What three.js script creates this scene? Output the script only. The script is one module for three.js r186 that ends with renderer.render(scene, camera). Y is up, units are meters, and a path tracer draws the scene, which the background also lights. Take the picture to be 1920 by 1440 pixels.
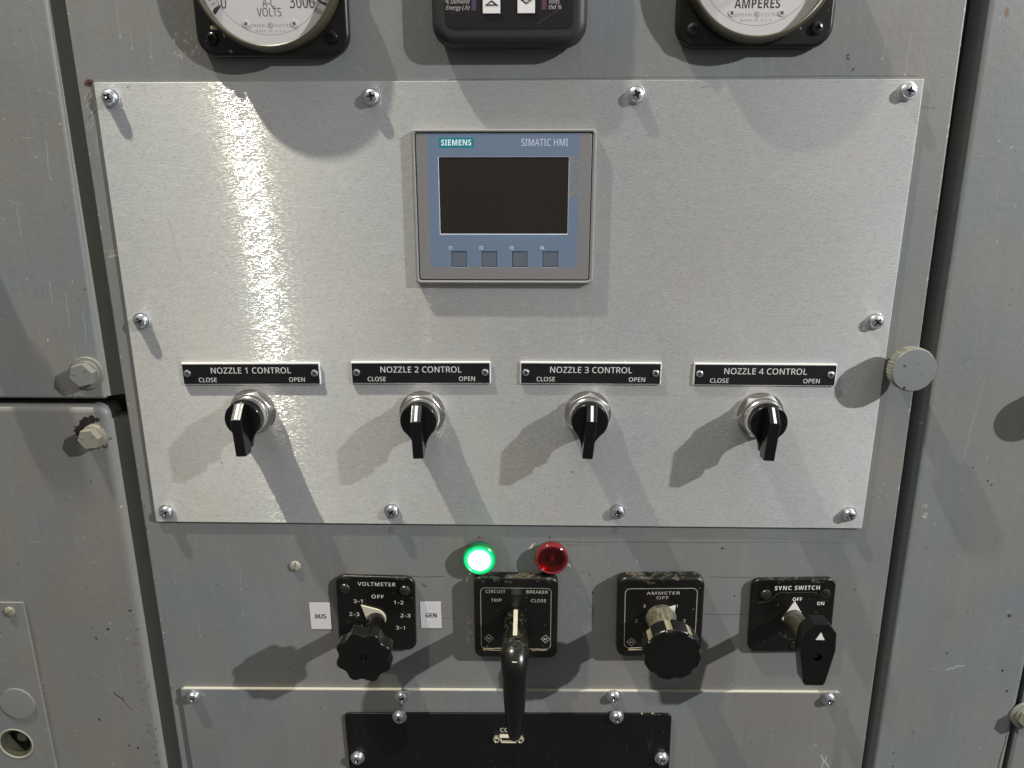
import * as THREE from 'three';
import { mergeGeometries } from 'three/addons/utils/BufferGeometryUtils.js';
import { Brush, Evaluator, SUBTRACTION, INTERSECTION } from 'three-bvh-csg';

// ---------------------------------------------------------------- camera, light, exposure
const scene = new THREE.Scene();
const camera = new THREE.PerspectiveCamera(56.83, 4 / 3, 0.02, 40);
camera.position.set(0, 0, 0.575);
camera.rotation.order = 'YXZ';
camera.rotation.set(THREE.MathUtils.degToRad(-15.024), THREE.MathUtils.degToRad(1.313), THREE.MathUtils.degToRad(-0.0435));

const renderer = new THREE.WebGLRenderer({ antialias: true });
renderer.toneMapping = THREE.LinearToneMapping;
renderer.toneMappingExposure = 1;
renderer.shadowMap.enabled = true;
// the dim, even light of the surrounding hall
{ // dark at eye level and below, paler towards the ceiling
  const W = 64, H = 64, d = new Float32Array(W * H * 4);
  for (let j = 0, o = 0; j < H; j++) { const el = ((j + 0.5) / H - 0.5) * Math.PI, t = THREE.MathUtils.smoothstep(el, 0.0, 1.15), v = 0.125 + 0.42 * t; for (let i = 0; i < W; i++, o += 4) { d[o] = v; d[o + 1] = v * 0.995; d[o + 2] = v; d[o + 3] = 1; } }
  const t = new THREE.DataTexture(d, W, H, THREE.RGBAFormat, THREE.FloatType); t.mapping = THREE.EquirectangularReflectionMapping; t.magFilter = THREE.LinearFilter; t.needsUpdate = true; scene.background = t;
}

const LAMPS = [
  { at: [-1.06, 2.15, 0.41], color: [1.0, 0.95, 0.8], cd: 23, soft: 1.1, label: 'warm white work lamp above the cabinet towards the bolted side panels' },
  { at: [3.8, 1.95, 2.05], color: [0.98, 0.985, 1.0], cd: 84, soft: 1.7, label: 'cool white work lamp out in the hall beyond the right side panel' },
];

// ---------------------------------------------------------------- helpers (lengths in millimetres unless noted)
const MM = 0.001;
let seedState = 12345;
const rnd = () => { seedState = (seedState + 0x6d2b79f5) | 0; let t = Math.imul(seedState ^ (seedState >>> 15), 1 | seedState); t = (t + Math.imul(t ^ (t >>> 7), 61 | t)) ^ t; return ((t ^ (t >>> 14)) >>> 0) / 4294967296; };
const rr = (a, b) => a + (b - a) * rnd();
const hash = (x, y, s) => { let h = Math.imul(x, 374761393) ^ Math.imul(y, 668265263) ^ Math.imul(s, 2147483647 ^ 0x51ed27); h = Math.imul(h ^ (h >>> 13), 1274126177); return ((h ^ (h >>> 16)) >>> 0) / 4294967296; };
const vnoise = (x, y, s) => { const ix = Math.floor(x), iy = Math.floor(y), fx = x - ix, fy = y - iy, u = fx * fx * (3 - 2 * fx), v = fy * fy * (3 - 2 * fy); return (hash(ix, iy, s) * (1 - u) + hash(ix + 1, iy, s) * u) * (1 - v) + (hash(ix, iy + 1, s) * (1 - u) + hash(ix + 1, iy + 1, s) * u) * v; };
const fbm = (x, y, s) => (vnoise(x, y, s) * 4 + vnoise(x * 2.1, y * 2.1, s + 1) * 2 + vnoise(x * 4.3, y * 4.3, s + 2)) / 7;

const used = new Map();
const numbered = (n) => { const k = used.get(n) ?? 0; used.set(n, k + 1); return k ? n + '_' + String(k).padStart(3, '0') : n; };
function thing(name, label, category, [x, y, z] = [0, 0, 0], turn = 0, group) {
  const o = new THREE.Group(); o.name = numbered(name); o.position.set(x * MM, y * MM, z * MM); o.rotation.z = THREE.MathUtils.degToRad(turn);
  o.userData = { label, category }; if (group) o.userData.group = group;
  scene.add(o); return o;
}
function part(name, geo, mat, parent, [x, y, z] = [0, 0, 0], turn = 0, label) {
  const m = new THREE.Mesh(geo, mat); m.name = name; m.position.set(x * MM, y * MM, z * MM); m.rotation.z = THREE.MathUtils.degToRad(turn);
  m.castShadow = m.receiveShadow = true; if (label) m.userData.label = label; parent.add(m); return m;
}
// smooth normals across edges flatter than the angle, weighted by area so that flat faces stay flat
function smooth(g0, angle) {
  const g = g0.index ? g0.toNonIndexed() : g0, p = g.attributes.position, n = p.count, map = new Map(), fn = [], ca = Math.cos(angle), a = new THREE.Vector3(), b = new THREE.Vector3(), c = new THREE.Vector3();
  for (let f = 0; f < n / 3; f++) { a.fromBufferAttribute(p, f * 3); b.fromBufferAttribute(p, f * 3 + 1).sub(a); c.fromBufferAttribute(p, f * 3 + 2).sub(a); const v = b.clone().cross(c), l = v.length(); fn.push({ u: l > 0 ? v.clone().divideScalar(l) : v.clone(), w: v }); }
  const key = (i) => Math.round(p.getX(i) * 500) + ',' + Math.round(p.getY(i) * 500) + ',' + Math.round(p.getZ(i) * 500), keys = [];
  for (let i = 0; i < n; i++) { const k = key(i); keys.push(k); let l = map.get(k); if (!l) map.set(k, l = []); l.push(fn[(i / 3) | 0]); }
  const out = new Float32Array(n * 3), s = new THREE.Vector3();
  for (let i = 0; i < n; i++) { const me = fn[(i / 3) | 0]; s.set(0, 0, 0); for (const f of map.get(keys[i])) if (f.u.dot(me.u) > ca) s.add(f.w); if (s.lengthSq() === 0) s.copy(me.u); s.normalize(); out.set([s.x, s.y, s.z], i * 3); }
  g.setAttribute('normal', new THREE.BufferAttribute(out, 3)); return g;
}
const done = (g) => { g.scale(MM, MM, MM); return g; };
function planar(g, x0, y0, w, h) { const p = g.attributes.position, uv = new Float32Array(p.count * 2); for (let i = 0; i < p.count; i++) { uv[i * 2] = (p.getX(i) - x0) / w; uv[i * 2 + 1] = (p.getY(i) - y0) / h; } g.setAttribute('uv', new THREE.BufferAttribute(uv, 2)); return g; }
function rrect(w, h, r) { const s = new THREE.Shape(), x = -w / 2, y = -h / 2; s.moveTo(x + r, y); s.lineTo(x + w - r, y); s.absarc(x + w - r, y + r, r, -Math.PI / 2, 0); s.lineTo(x + w, y + h - r); s.absarc(x + w - r, y + h - r, r, 0, Math.PI / 2); s.lineTo(x + r, y + h); s.absarc(x + r, y + h - r, r, Math.PI / 2, Math.PI); s.lineTo(x, y + r); s.absarc(x + r, y + r, r, Math.PI, Math.PI * 1.5); return s; }
function poly(pts) { return new THREE.Shape(pts.map(([x, y]) => new THREE.Vector2(x, y))); }
const rhole = (w, h, r, cx = 0, cy = 0) => new THREE.Path(rrect(w, h, r).getPoints(8).map((p) => new THREE.Vector2(p.x + cx, p.y + cy)).reverse());
function circle(r, n = 48, f) { const pts = []; for (let i = 0; i < n; i++) { const a = (i / n) * Math.PI * 2, q = f ? f(a) : r; pts.push([Math.cos(a) * q, Math.sin(a) * q]); } return poly(pts); }
// a plate of that outline from z = 0 to z = depth, edges rounded by bevel, uv spread over its bounding box (or the box given)
function ext(shape, depth, bevel = 0, { seg = 3, curve = 10, crease = 0.8, box, raw, unfold } = {}) {
  let g = new THREE.ExtrudeGeometry(shape, { depth: depth - 2 * bevel, bevelEnabled: bevel > 0, bevelThickness: bevel, bevelSize: bevel, bevelOffset: -bevel, bevelSegments: seg, curveSegments: curve });
  if (bevel) g.translate(0, 0, bevel);
  g = smooth(g, crease); g.computeBoundingBox(); const b = g.boundingBox;
  const [x0, y0, w, h] = box ?? [b.min.x, b.min.y, b.max.x - b.min.x, b.max.y - b.min.y];
  planar(g, x0, y0, w, h);
  if (unfold) { const p = g.attributes.position, n = g.attributes.normal, uv = g.attributes.uv; for (let i = 0; i < p.count; i++) { const k = depth - p.getZ(i), X = p.getX(i) + k * n.getX(i), Y = p.getY(i) + k * n.getY(i); uv.setXY(i, (X - x0 + depth) / (w + 2 * depth), (Y - y0 + depth) / (h + 2 * depth)); } }
  return raw ? g : done(g);
}
// a turned shape with its axis along z; profile = [radius, z] pairs
function lathe(profile, n = 40, raw, crease = 0.6) { let g = new THREE.LatheGeometry(profile.map(([r, z]) => new THREE.Vector2(Math.max(r, 0.0001), z)), n); g.rotateX(Math.PI / 2); g = smooth(g, crease); return raw ? g : done(g); }
function box(w, h, d, x = 0, y = 0, z = 0) { const g = new THREE.BoxGeometry(w, h, d); g.translate(x, y, z); return g; }
const csg = new Evaluator(); csg.attributes = ['position', 'normal', 'uv'];
function cut(a, ...bs) { let r = new Brush(a); r.updateMatrixWorld(); for (const b of bs) { const q = new Brush(b); q.updateMatrixWorld(); r = csg.evaluate(r, q, SUBTRACTION); } const g = r.geometry; g.clearGroups(); return g; }

const LIN = (r, g, b) => new THREE.Color().setRGB(r, g, b);
const std = (r, g, b, rough = 0.5, metal = 0, more = {}) => new THREE.MeshPhysicalMaterial({ color: LIN(r, g, b), roughness: rough, metalness: metal, ...more });
function canvas(w, h) { const c = document.createElement('canvas'); c.width = Math.round(w); c.height = Math.round(h); return [c, c.getContext('2d')]; }
function tex(c) { const t = new THREE.CanvasTexture(c); t.colorSpace = THREE.SRGBColorSpace; t.magFilter = THREE.LinearFilter; t.anisotropy = 8; return t; }
const mapped = (c, rough, metal = 0, more = {}) => new THREE.MeshPhysicalMaterial({ map: tex(c), roughness: rough, metalness: metal, ...more });
// write text centred (or left / right) at x, y of a canvas already scaled to millimetres with y up
function write(ctx, text, x, y, size, { color = '#d8d8d4', align = 'center', squeeze = 1, weight = '', family = 'sans-serif', italic = '', spread = 0 } = {}) {
  ctx.save(); ctx.translate(x, y); ctx.scale(squeeze, -1); ctx.fillStyle = color; ctx.textBaseline = 'middle';
  const k = 0.1; ctx.scale(k, k); ctx.font = (italic + ' ' + weight + ' ' + size / k + 'px ' + family).trim(); ctx.letterSpacing = spread / k + 'px'; ctx.textAlign = align; ctx.fillText(text, 0, 0); ctx.restore();
}
// canvas whose drawing units are millimetres, y up, origin at the middle of a w x h face
function mmCanvas(w, h, res) { const [c, ctx] = canvas(w * res, h * res); ctx.translate(c.width / 2, c.height / 2); ctx.scale(res, -res); return [c, ctx]; }
function blob(ctx, x, y, rx, ry, turn, color) { ctx.save(); ctx.translate(x, y); ctx.rotate(turn); ctx.fillStyle = color; ctx.beginPath(); for (let i = 0; i <= 14; i++) { const a = (i / 14) * 6.2832, q = 0.7 + 0.5 * rnd(); ctx.lineTo(Math.cos(a) * rx * q, Math.sin(a) * ry * q); } ctx.fill(); ctx.restore(); }
function scratch(ctx, x0, y0, x1, y1, w, color) { ctx.strokeStyle = color; ctx.lineWidth = w; ctx.beginPath(); ctx.moveTo(x0, y0); const n = 5; for (let i = 1; i <= n; i++) { const t = i / n; ctx.lineTo(x0 + (x1 - x0) * t + rr(-w, w), y0 + (y1 - y0) * t + rr(-w, w)); } ctx.stroke(); }

// grey machine paint with brush streaks, specks, chips and drips; marks(ctx) adds what the sheet itself shows, in millimetres of the scene
function paint(x0, y0, w, h, res, seed, base, specks, marks) {
  const [c, ctx] = canvas(w * res, h * res), im = ctx.createImageData(c.width, c.height), d = im.data;
  for (let j = 0, o = 0; j < c.height; j++) for (let i = 0; i < c.width; i++, o += 4) {
    const x = i / res, y = j / res;
    const blotch = (fbm(x / 55, y / 80, seed) - 0.5) * 10, streak = (vnoise(x / 3.2, y / 60, seed + 5) - 0.5) * 3, fine = (vnoise(x / 0.7, y / 0.9, seed + 7) - 0.5) * 5 + (hash(i, j, seed) - 0.5) * 4, tint = (fbm(x / 40 + 9, y / 60, seed + 11) - 0.5) * 11;
    d[o] = base[0] + blotch + streak + fine + tint; d[o + 1] = base[1] + blotch + streak + fine; d[o + 2] = base[2] + blotch + streak + fine - tint; d[o + 3] = 255;
  }
  ctx.putImageData(im, 0, 0);
  ctx.setTransform(res, 0, 0, -res, -x0 * res, (y0 + h) * res);
  seedState = seed * 977 + 3; ctx.lineCap = 'round';
  for (let k = 0; k < specks * 2; k++) { // faint dots and scuffs
    const x = x0 + rnd() * w, y = y0 + rnd() * h; blob(ctx, x, y, rr(0.2, 0.6), rr(0.2, 0.5), 0, rnd() < 0.5 ? 'rgba(170,170,162,0.22)' : 'rgba(64,62,56,0.28)'); if (k % 5 === 0) scratch(ctx, x, y, x + rr(-8, 8), y + rr(-8, 8), rr(0.15, 0.35), rnd() < 0.6 ? 'rgba(166,166,158,0.16)' : 'rgba(70,68,62,0.16)');
  }
  for (let k = 0; k < specks; k++) {
    const x = x0 + rnd() * w, y = y0 + rnd() * h, kind = rnd();
    if (kind < 0.42) blob(ctx, x, y, rr(0.3, 0.9), rr(0.3, 0.8), rnd() * 6, `rgba(205,205,196,${rr(0.25, 0.8).toFixed(2)})`);
    else if (kind < 0.66) blob(ctx, x, y, rr(0.3, 1.3), rr(0.2, 0.6), rnd() * 6, `rgba(40,38,32,${rr(0.4, 0.95).toFixed(2)})`);
    else if (kind < 0.84) scratch(ctx, x, y, x + rr(-3, 3), y - rr(6, 34), rr(0.25, 0.7), `rgba(168,168,160,${rr(0.12, 0.34).toFixed(2)})`);
    else if (kind < 0.95) { const a = rr(-0.6, 0.6), l = rr(3, 11); scratch(ctx, x, y, x + Math.cos(a) * l, y + Math.sin(a) * l, rr(0.2, 0.45), `rgba(190,188,178,${rr(0.25, 0.6).toFixed(2)})`); }
    else scratch(ctx, x, y, x + rr(-14, 14), y + rr(-9, 9), rr(0.2, 0.4), `rgba(60,58,52,${rr(0.25, 0.55).toFixed(2)})`);
  }
  marks?.(ctx);
  return c;
}
const bumpOf = (() => { const n = 512, data = new Uint8Array(n * n * 4); for (let j = 0, o = 0; j < n; j++) for (let i = 0; i < n; i++, o += 4) { const wrap = (s, k) => { const x = i / s, y = j / s, m = n / s, ix = Math.floor(x), iy = Math.floor(y), fx = x - ix, fy = y - iy, q = (a, b) => hash(a % m, b % m, k); return (q(ix, iy) * (1 - fx) + q(ix + 1, iy) * fx) * (1 - fy) + (q(ix, iy + 1) * (1 - fx) + q(ix + 1, iy + 1) * fx) * fy; }; const v = 255 * (0.5 * wrap(32, 3) + 0.3 * wrap(8, 4) + 0.2 * wrap(4, 5)); data[o] = data[o + 1] = data[o + 2] = v; data[o + 3] = 255; } const t = new THREE.DataTexture(data, n, n); t.wrapS = t.wrapT = THREE.RepeatWrapping; t.magFilter = THREE.LinearFilter; t.needsUpdate = true; return (rx, ry) => { const q = t.clone(); q.repeat.set(rx, ry); q.needsUpdate = true; return q; }; })();
function painted(x0, y0, w, h, res, seed, base, specks, marks) { return mapped(paint(x0, y0, w, h, res, seed, base, specks, marks), 0.5, 0, { bumpMap: bumpOf(w / 60, h / 60), bumpScale: 0.00012 }); }

// ---------------------------------------------------------------- shared materials
const M = {
  frame: std(0.075, 0.078, 0.06, 0.7),
  chrome: std(0.62, 0.63, 0.65, 0.16, 1),
  zinc: std(0.72, 0.74, 0.76, 0.34, 1),
  nickel: std(0.72, 0.7, 0.67, 0.22, 1),
  black: std(0.004, 0.004, 0.004, 0.2),
  blackMatt: std(0.007, 0.007, 0.007, 0.4),
  bakelite: std(0.004, 0.0037, 0.003, 0.25),
  darkScrew: std(0.022, 0.022, 0.02, 0.3),
  cream: std(0.5, 0.47, 0.36, 0.55),
  white: std(0.72, 0.71, 0.68, 0.5),
  slot: std(0.01, 0.01, 0.01, 0.8),
  thumb: std(0.2, 0.21, 0.213, 0.45),
  boltPaint: std(0.23, 0.215, 0.165, 0.65),
  glass: new THREE.MeshPhysicalMaterial({ color: LIN(1, 1, 1), transmission: 1, roughness: 0.03, thickness: 0, ior: 1.45 }),
};

// ---------------------------------------------------------------- cabinet: frame, side panels, door
{
  const f = new THREE.Mesh(done(box(1500, 1500, 20, 0, -150, -45)), M.frame); f.name = 'cabinet_frame'; f.castShadow = f.receiveShadow = true; f.userData = { kind: 'structure', label: 'dark olive steel frame of the cabinet seen in the gaps between its doors', category: 'frame' }; scene.add(f);
}
const GREY = [121, 122, 120];
function sheet(name, label, category, pts, zTop, depth, r, cornerBevel, material, holes = [], bounds, edge) {
  const t = thing(name, label, category, [0, 0, zTop - depth]);
  const s = poly(pts); s.holes.push(...holes);
  part(category === 'cabinet door' ? 'door_skin' : 'panel_skin', ext(s, depth, cornerBevel, { seg: 5, box: bounds }), material, t);
  if (edge) { const [x, y0, y1] = edge, g = new THREE.ExtrudeGeometry(poly([[x - 1, -2], [x + 16, -15], [x + 16, -27], [x - 1, -27]]), { depth: y1 - y0, bevelEnabled: false }); g.rotateX(Math.PI / 2); g.translate(0, y1, 0); part('edge_return', done(smooth(g, 0.3)), std(0.22, 0.22, 0.19, 0.5), t, [0, 0, depth]); }
  return t;
}
const roundTR = (x0, y0, x1, y1, r) => { const p = [[x0, y0], [x1, y0]]; for (let i = 0; i <= 8; i++) { const a = (i / 8) * Math.PI / 2; p.push([x1 - r + Math.cos(a) * r, y1 - r + Math.sin(a) * r]); } p.push([x0, y1]); return p; };

{ // upper left side panel
  const b = [-560, -171, 205, 411];
  const m = painted(-560, -171, 205, 411, 3.2, 21, GREY, 120, (c) => {
    for (const [x, y, l] of [[-384, -78, 30], [-372, -95, 26], [-396, -70, 18], [-380, 40, 30], [-412, -10, 22]]) scratch(c, x, y, x - 1, y - l, 0.6, 'rgba(190,190,180,0.42)');
    for (let k = 0; k < 40; k++) blob(c, rr(-400, -366), rr(-170, -162), rr(0.3, 1.2), rr(0.2, 0.6), rnd() * 3, 'rgba(70,52,40,0.55)');
  });
  sheet('side_panel', 'grey painted side panel with one large hex bolt, above the horizontal gap', 'cabinet panel', [[-650, -171], [-366, -171], [-364.2, -169], [-361.2, 240], [-650, 240]], -5, 27, 0, 2.5, m, [], b, [-363.6, -169, 240]);
}
{ // lower left side panel, with a round opening under its cover plate
  const b = [-600, -640, 240, 466], hole = new THREE.Path().absarc(-507, -528, 13.5, 0, Math.PI * 2, true);
  const m = painted(-600, -640, 240, 466, 3.2, 33, [120, 119, 115], 150, (c) => {
    seedState = 91; for (let k = 0; k < 60; k++) { const a = rr(1.2, 3.9), q = rr(10, 15.5); blob(c, -379 + Math.cos(a) * q, -203 + Math.sin(a) * q, rr(1.5, 4), rr(1, 2.6), rnd() * 6, 'rgba(34,24,18,0.92)'); }
    for (let k = 0; k < 12; k++) { const a = rr(-1.9, -0.3), q = rr(11, 15); blob(c, -379 + Math.cos(a) * q, -203 + Math.sin(a) * q, rr(0.8, 2), rr(0.5, 1), rnd() * 6, 'rgba(50,38,28,0.8)'); }
    scratch(c, -418, -445, -388, -490, 0.7, 'rgba(160,140,120,0.55)'); scratch(c, -401, -468, -393, -478, 1.6, 'rgba(66,56,40,0.7)'); scratch(c, -393, -478, -385, -489, 0.8, 'rgba(70,60,48,0.6)');
    for (const [x, y] of [[-420, -500], [-395, -530], [-386, -533], [-409, -408], [-396, -398], [-372, -378]]) blob(c, x, y, rr(1, 2.4), rr(0.5, 1), rnd() * 3, 'rgba(38,36,30,0.9)');
    for (let k = 0; k < 70; k++) blob(c, rr(-376, -366), rr(-560, -380), rr(0.3, 1.3), rr(0.3, 0.9), rnd() * 3, 'rgba(60,46,36,0.5)');
  });
  sheet('side_panel', 'grey painted side panel with rounded corner, oil-stained bolt and screwed cover plate', 'cabinet panel', roundTR(-650, -640, -364.5, -177.5, 9), -5, 27, 0, 6, m, [hole], b, [-366, -640, -190]);
}
{ // right side panel and the strip next to it
  const b = [325, -640, 145, 880];
  const m = painted(325, -640, 145, 880, 2.3, 45, [121, 123, 122], 170, (c) => {
    scratch(c, 380, -150, 374, -220, 0.5, 'rgba(190,190,176,0.35)'); for (let q = 0; q < 9; q++) blob(c, rr(346, 351), rr(-275, -258), 0.8, 1.2, 0, 'rgba(200,196,170,0.55)');
    scratch(c, 392, -430, 408, -424, 1.2, 'rgba(200,200,192,0.5)');
    blob(c, 440, -372, 2.4, 2.2, 0, 'rgba(112,80,44,0.9)'); blob(c, 440, -372, 1.1, 1.1, 0, 'rgba(60,50,40,1)');
    blob(c, 349, 128, 1.6, 4, 0, 'rgba(110,78,46,0.8)');
    for (const [x, y] of [[390, -412], [402, -244], [398, -240], [420, -150], [444, -430], [452, -452], [372, -500], [356, -524], [358, -540]]) blob(c, x, y, rr(0.8, 1.8), rr(0.5, 1.2), rnd() * 3, 'rgba(30,30,28,0.9)');
    scratch(c, 461, -500, 458, -560, 1.2, 'rgba(50,46,40,0.85)');
  });
  sheet('side_panel', 'tall grey painted side panel with softly rounded edge beside the round thumb knob', 'cabinet panel', [[336.2, -640], [465.5, -640], [465.5, 240], [333.2, 240]], -5, 27, 0, 6.5, m, [], b);
  const m2 = painted(468, -640, 60, 880, 2, 47, [121, 122, 119], 40);
  sheet('side_panel', 'narrow grey panel strip beyond the joint with the drip-stained bolt', 'cabinet panel', [[469.5, -640], [640, -640], [640, 240], [469.5, 240]], -5, 27, 0, 2, m2, [], [468, -640, 172, 880]);
}
const door = (() => {
  const b = [-350, -640, 682, 880];
  const m = painted(-350, -640, 682, 880, 2.3, 7, GREY, 420, (c) => {
    const line = (x0, y0, x1, y1, w, a) => scratch(c, x0, y0, x1, y1, w, `rgba(38,38,36,${a})`);
    line(27, -299.7, 171, -298.7, 0.5, 0.7); line(171, -298.7, 288, -298, 0.4, 0.45); line(34, -303, 62, -302, 0.35, 0.5);
    line(-122, -336, -76, -336.1, 0.5, 0.75); line(-211, -378, -176, -377.6, 0.4, 0.35); line(164, -333, 207, -333, 0.45, 0.6); line(162, -371, 203, -371, 0.45, 0.6); line(-78, -378, -64, -378, 0.4, 0.4);
    line(-60, 83, 290, 84.2, 0.55, 0.5); line(286, 62, 306, 62, 0.35, 0.5);
    for (const [x, y] of [[-120.3, -289.9], [78.3, -288.3]]) { c.strokeStyle = 'rgba(50,48,44,0.75)'; c.lineWidth = 0.5; c.beginPath(); c.arc(x, y, 2.7, 0.3, 5.6); c.stroke(); blob(c, x, y, 1, 0.8, 0, 'rgba(88,86,80,0.8)'); }
    for (const [x, y] of [[-42.3, -296.3], [20.4, -295.6]]) blob(c, x, y, 0.9, 0.9, 0, 'rgba(36,36,34,0.9)');
    for (const [x, y, l] of [[-284, 120, 20], [-261, -329, 22], [-305, -371, 30], [-262, -352, 26], [280, 114, 29], [-298, 118, 12], [-306, 140, 26], [262, 110, 14], [-322, -330, 16], [50, -425, 12]]) { scratch(c, x, y, x - 1, y - l, 0.7, 'rgba(166,166,158,0.3)'); blob(c, x - 1, y - l, 0.8, 1.0, 0, 'rgba(186,186,176,0.5)'); }
    for (const [x, y] of [[240.4, 88.8], [235.6, 96], [235.3, 98.3], [-92, -345], [173.8, -304.4], [-93.5, -343.9], [-152, -446], [60, -350], [188, -352]]) blob(c, x, y, rr(0.7, 1.8), rr(0.5, 1), rnd() * 3, 'rgba(32,32,30,0.9)');
    c.strokeStyle = 'rgba(44,42,38,0.8)'; c.lineWidth = 0.45; c.beginPath(); c.arc(-93, -344, 2.6, 2.2, 5.8); c.stroke();
    // bare, rusty spot and scraped paint at the steel plate's corner
    blob(c, -336, 82, 4, 3, 0.4, 'rgba(84,52,38,0.95)'); blob(c, -335, 81, 2, 1.8, 0, 'rgba(40,24,18,0.95)');
    for (let k = 0; k < 16; k++) { const x = rr(-343, -333), y = rr(44, 72); scratch(c, x, y, x + rr(1, 3), y + rr(2, 4), 0.5, k % 3 ? 'rgba(170,168,158,0.6)' : 'rgba(60,46,34,0.8)'); }
    for (let k = 0; k < 8; k++) { const y = rr(-50, -44); scratch(c, -340, y, -331, y + rr(0, 2), 0.5, 'rgba(176,174,164,0.6)'); }
    for (let k = 0; k < 26; k++) { const x = rr(-268, -240), y = rr(98, 120); scratch(c, x, y, x + rr(0.5, 2), y + rr(-1, 3), 0.5, 'rgba(198,198,190,0.6)'); }
    for (let k = 0; k < 60; k++) scratch(c, rr(190, 245), rr(-294, -286), rr(190, 245), rr(-294, -286), 0.25, 'rgba(160,160,140,0.12)');
    for (let k = 0; k < 9; k++) { const x = rr(298, 318), y = rr(-262, -248); scratch(c, x, y, x + rr(-4, 4), y + rr(-2, 2), 0.5, 'rgba(150,176,172,0.5)'); }
    for (let k = 0; k < 70; k++) { const y = rr(-560, 150), left = rnd() < 0.5, x = left ? -344.4 + 0.0045 * (y - 139) * -1 : 318.6 - 0.0131 * y; blob(c, x + (left ? rr(-1, 1.6) : rr(-1.6, 0.6)), y, rr(0.3, 1.1), rr(0.4, 2), 0, rnd() < 0.7 ? 'rgba(186,186,176,0.6)' : 'rgba(58,46,36,0.6)'); }
    // flecks of cream paint round the lamps and the breaker switch
    for (const [x, y, a] of [[4, -305, 0.9], [3, -307, 1.0], [-52, -333, 0.6], [-55, -340, 1.3], [37, -322, -0.5]]) scratch(c, x, y, x + 3.6 * Math.cos(a), y + 3.6 * Math.sin(a), 0.9, 'rgba(214,206,170,0.95)');
    for (let k = 0; k < 40; k++) blob(c, rr(16, 34), rr(-337, -324), rr(0.2, 0.9), rr(0.2, 0.7), 0, k % 2 ? 'rgba(200,190,160,0.6)' : 'rgba(70,50,44,0.6)');
    for (let k = 0; k < 30; k++) blob(c, rr(-56, -49), rr(-405, -375), rr(0.3, 1.3), rr(0.3, 1.5), 0, 'rgba(196,192,176,0.35)');
  });
  return sheet('cabinet_door', 'grey painted steel cabinet door carrying the meters, steel plate and rotary switches', 'cabinet door', [[-342, -640], [327, -640], [315.5, 240], [-346, 240]], 0, 26, 0, 2, m, [], b);
})();

// ---------------------------------------------------------------- screws
const washerGeo = lathe([[0, 0], [6.7, 0], [6.9, 0.3], [6.8, 1.0], [6.3, 1.2], [0, 1.2]], 40);
const lockGeo = lathe([[0, 1.2], [5.4, 1.2], [5.5, 2.3], [5.2, 2.6], [0, 2.6]], 32);
const cross = (len, w, z0, depth) => [box(len, w, depth, 0, 0, z0 + depth / 2), box(w, len, depth, 0, 0, z0 + depth / 2)];
function panHead(r, z0, h, len, w, deep) { const p = [[0, z0], [r, z0], [r * 1.02, z0 + h * 0.35], [r * 0.93, z0 + h * 0.68], [r * 0.72, z0 + h * 0.88], [r * 0.4, z0 + h * 0.98], [0, z0 + h]]; const cone = lathe([[0, z0 + h - deep - 0.6], [len * 0.26, z0 + h - deep * 0.4], [len * 0.34, z0 + h + 0.5], [0, z0 + h + 0.5]], 12, true); return done(smooth(cut(lathe(p, 32, true), ...cross(len, w, z0 + h - deep, deep + 1), cone), 0.5)); }
const headGeo = panHead(5.0, 2.6, 3.0, 6.2, 1.5, 2.2), smallHeadGeo = panHead(2.9, 0, 1.6, 3.5, 0.9, 1.2), meterHeadGeo = panHead(4.4, 0, 3.0, 5.2, 1.3, 1.9);
const recess = (len, w, z) => done(mergeGeometries([box(len - 0.1, w - 0.06, 0.3, 0, 0, z), box(w - 0.06, len - 0.1, 0.28, 0, 0, z)])), headRecess = recess(6.2, 1.5, 4.0), smallRecess = recess(3.5, 0.9, 0.7);
const slotHead = (r, h, w) => done(smooth(cut(lathe([[0, 0], [r, 0], [r, h * 0.4], [r * 0.86, h * 0.75], [r * 0.5, h * 0.95], [0, h]], 32, true), box(r * 2.4, w, h, 0, 0, h * 1.0)), 0.5));
const slotHeadGeo = slotHead(4.8, 2.8, 1.1), slotSmallGeo = slotHead(4.9, 2.4, 0.9);
function screw(parent, x, y, z, turn, mat = M.zinc, small) {
  if (small) { const q = part('screw', smallHeadGeo, mat, parent, [x, y, z], turn); part('cross_recess', smallRecess, M.slot, q); return q; }
  const w = part('screw', headGeo, mat, parent, [x, y, z], turn); part('washer', washerGeo, mat, w); part('lock_washer', lockGeo, mat, w); part('cross_recess', headRecess, M.slot, w); return w;
}

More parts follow.
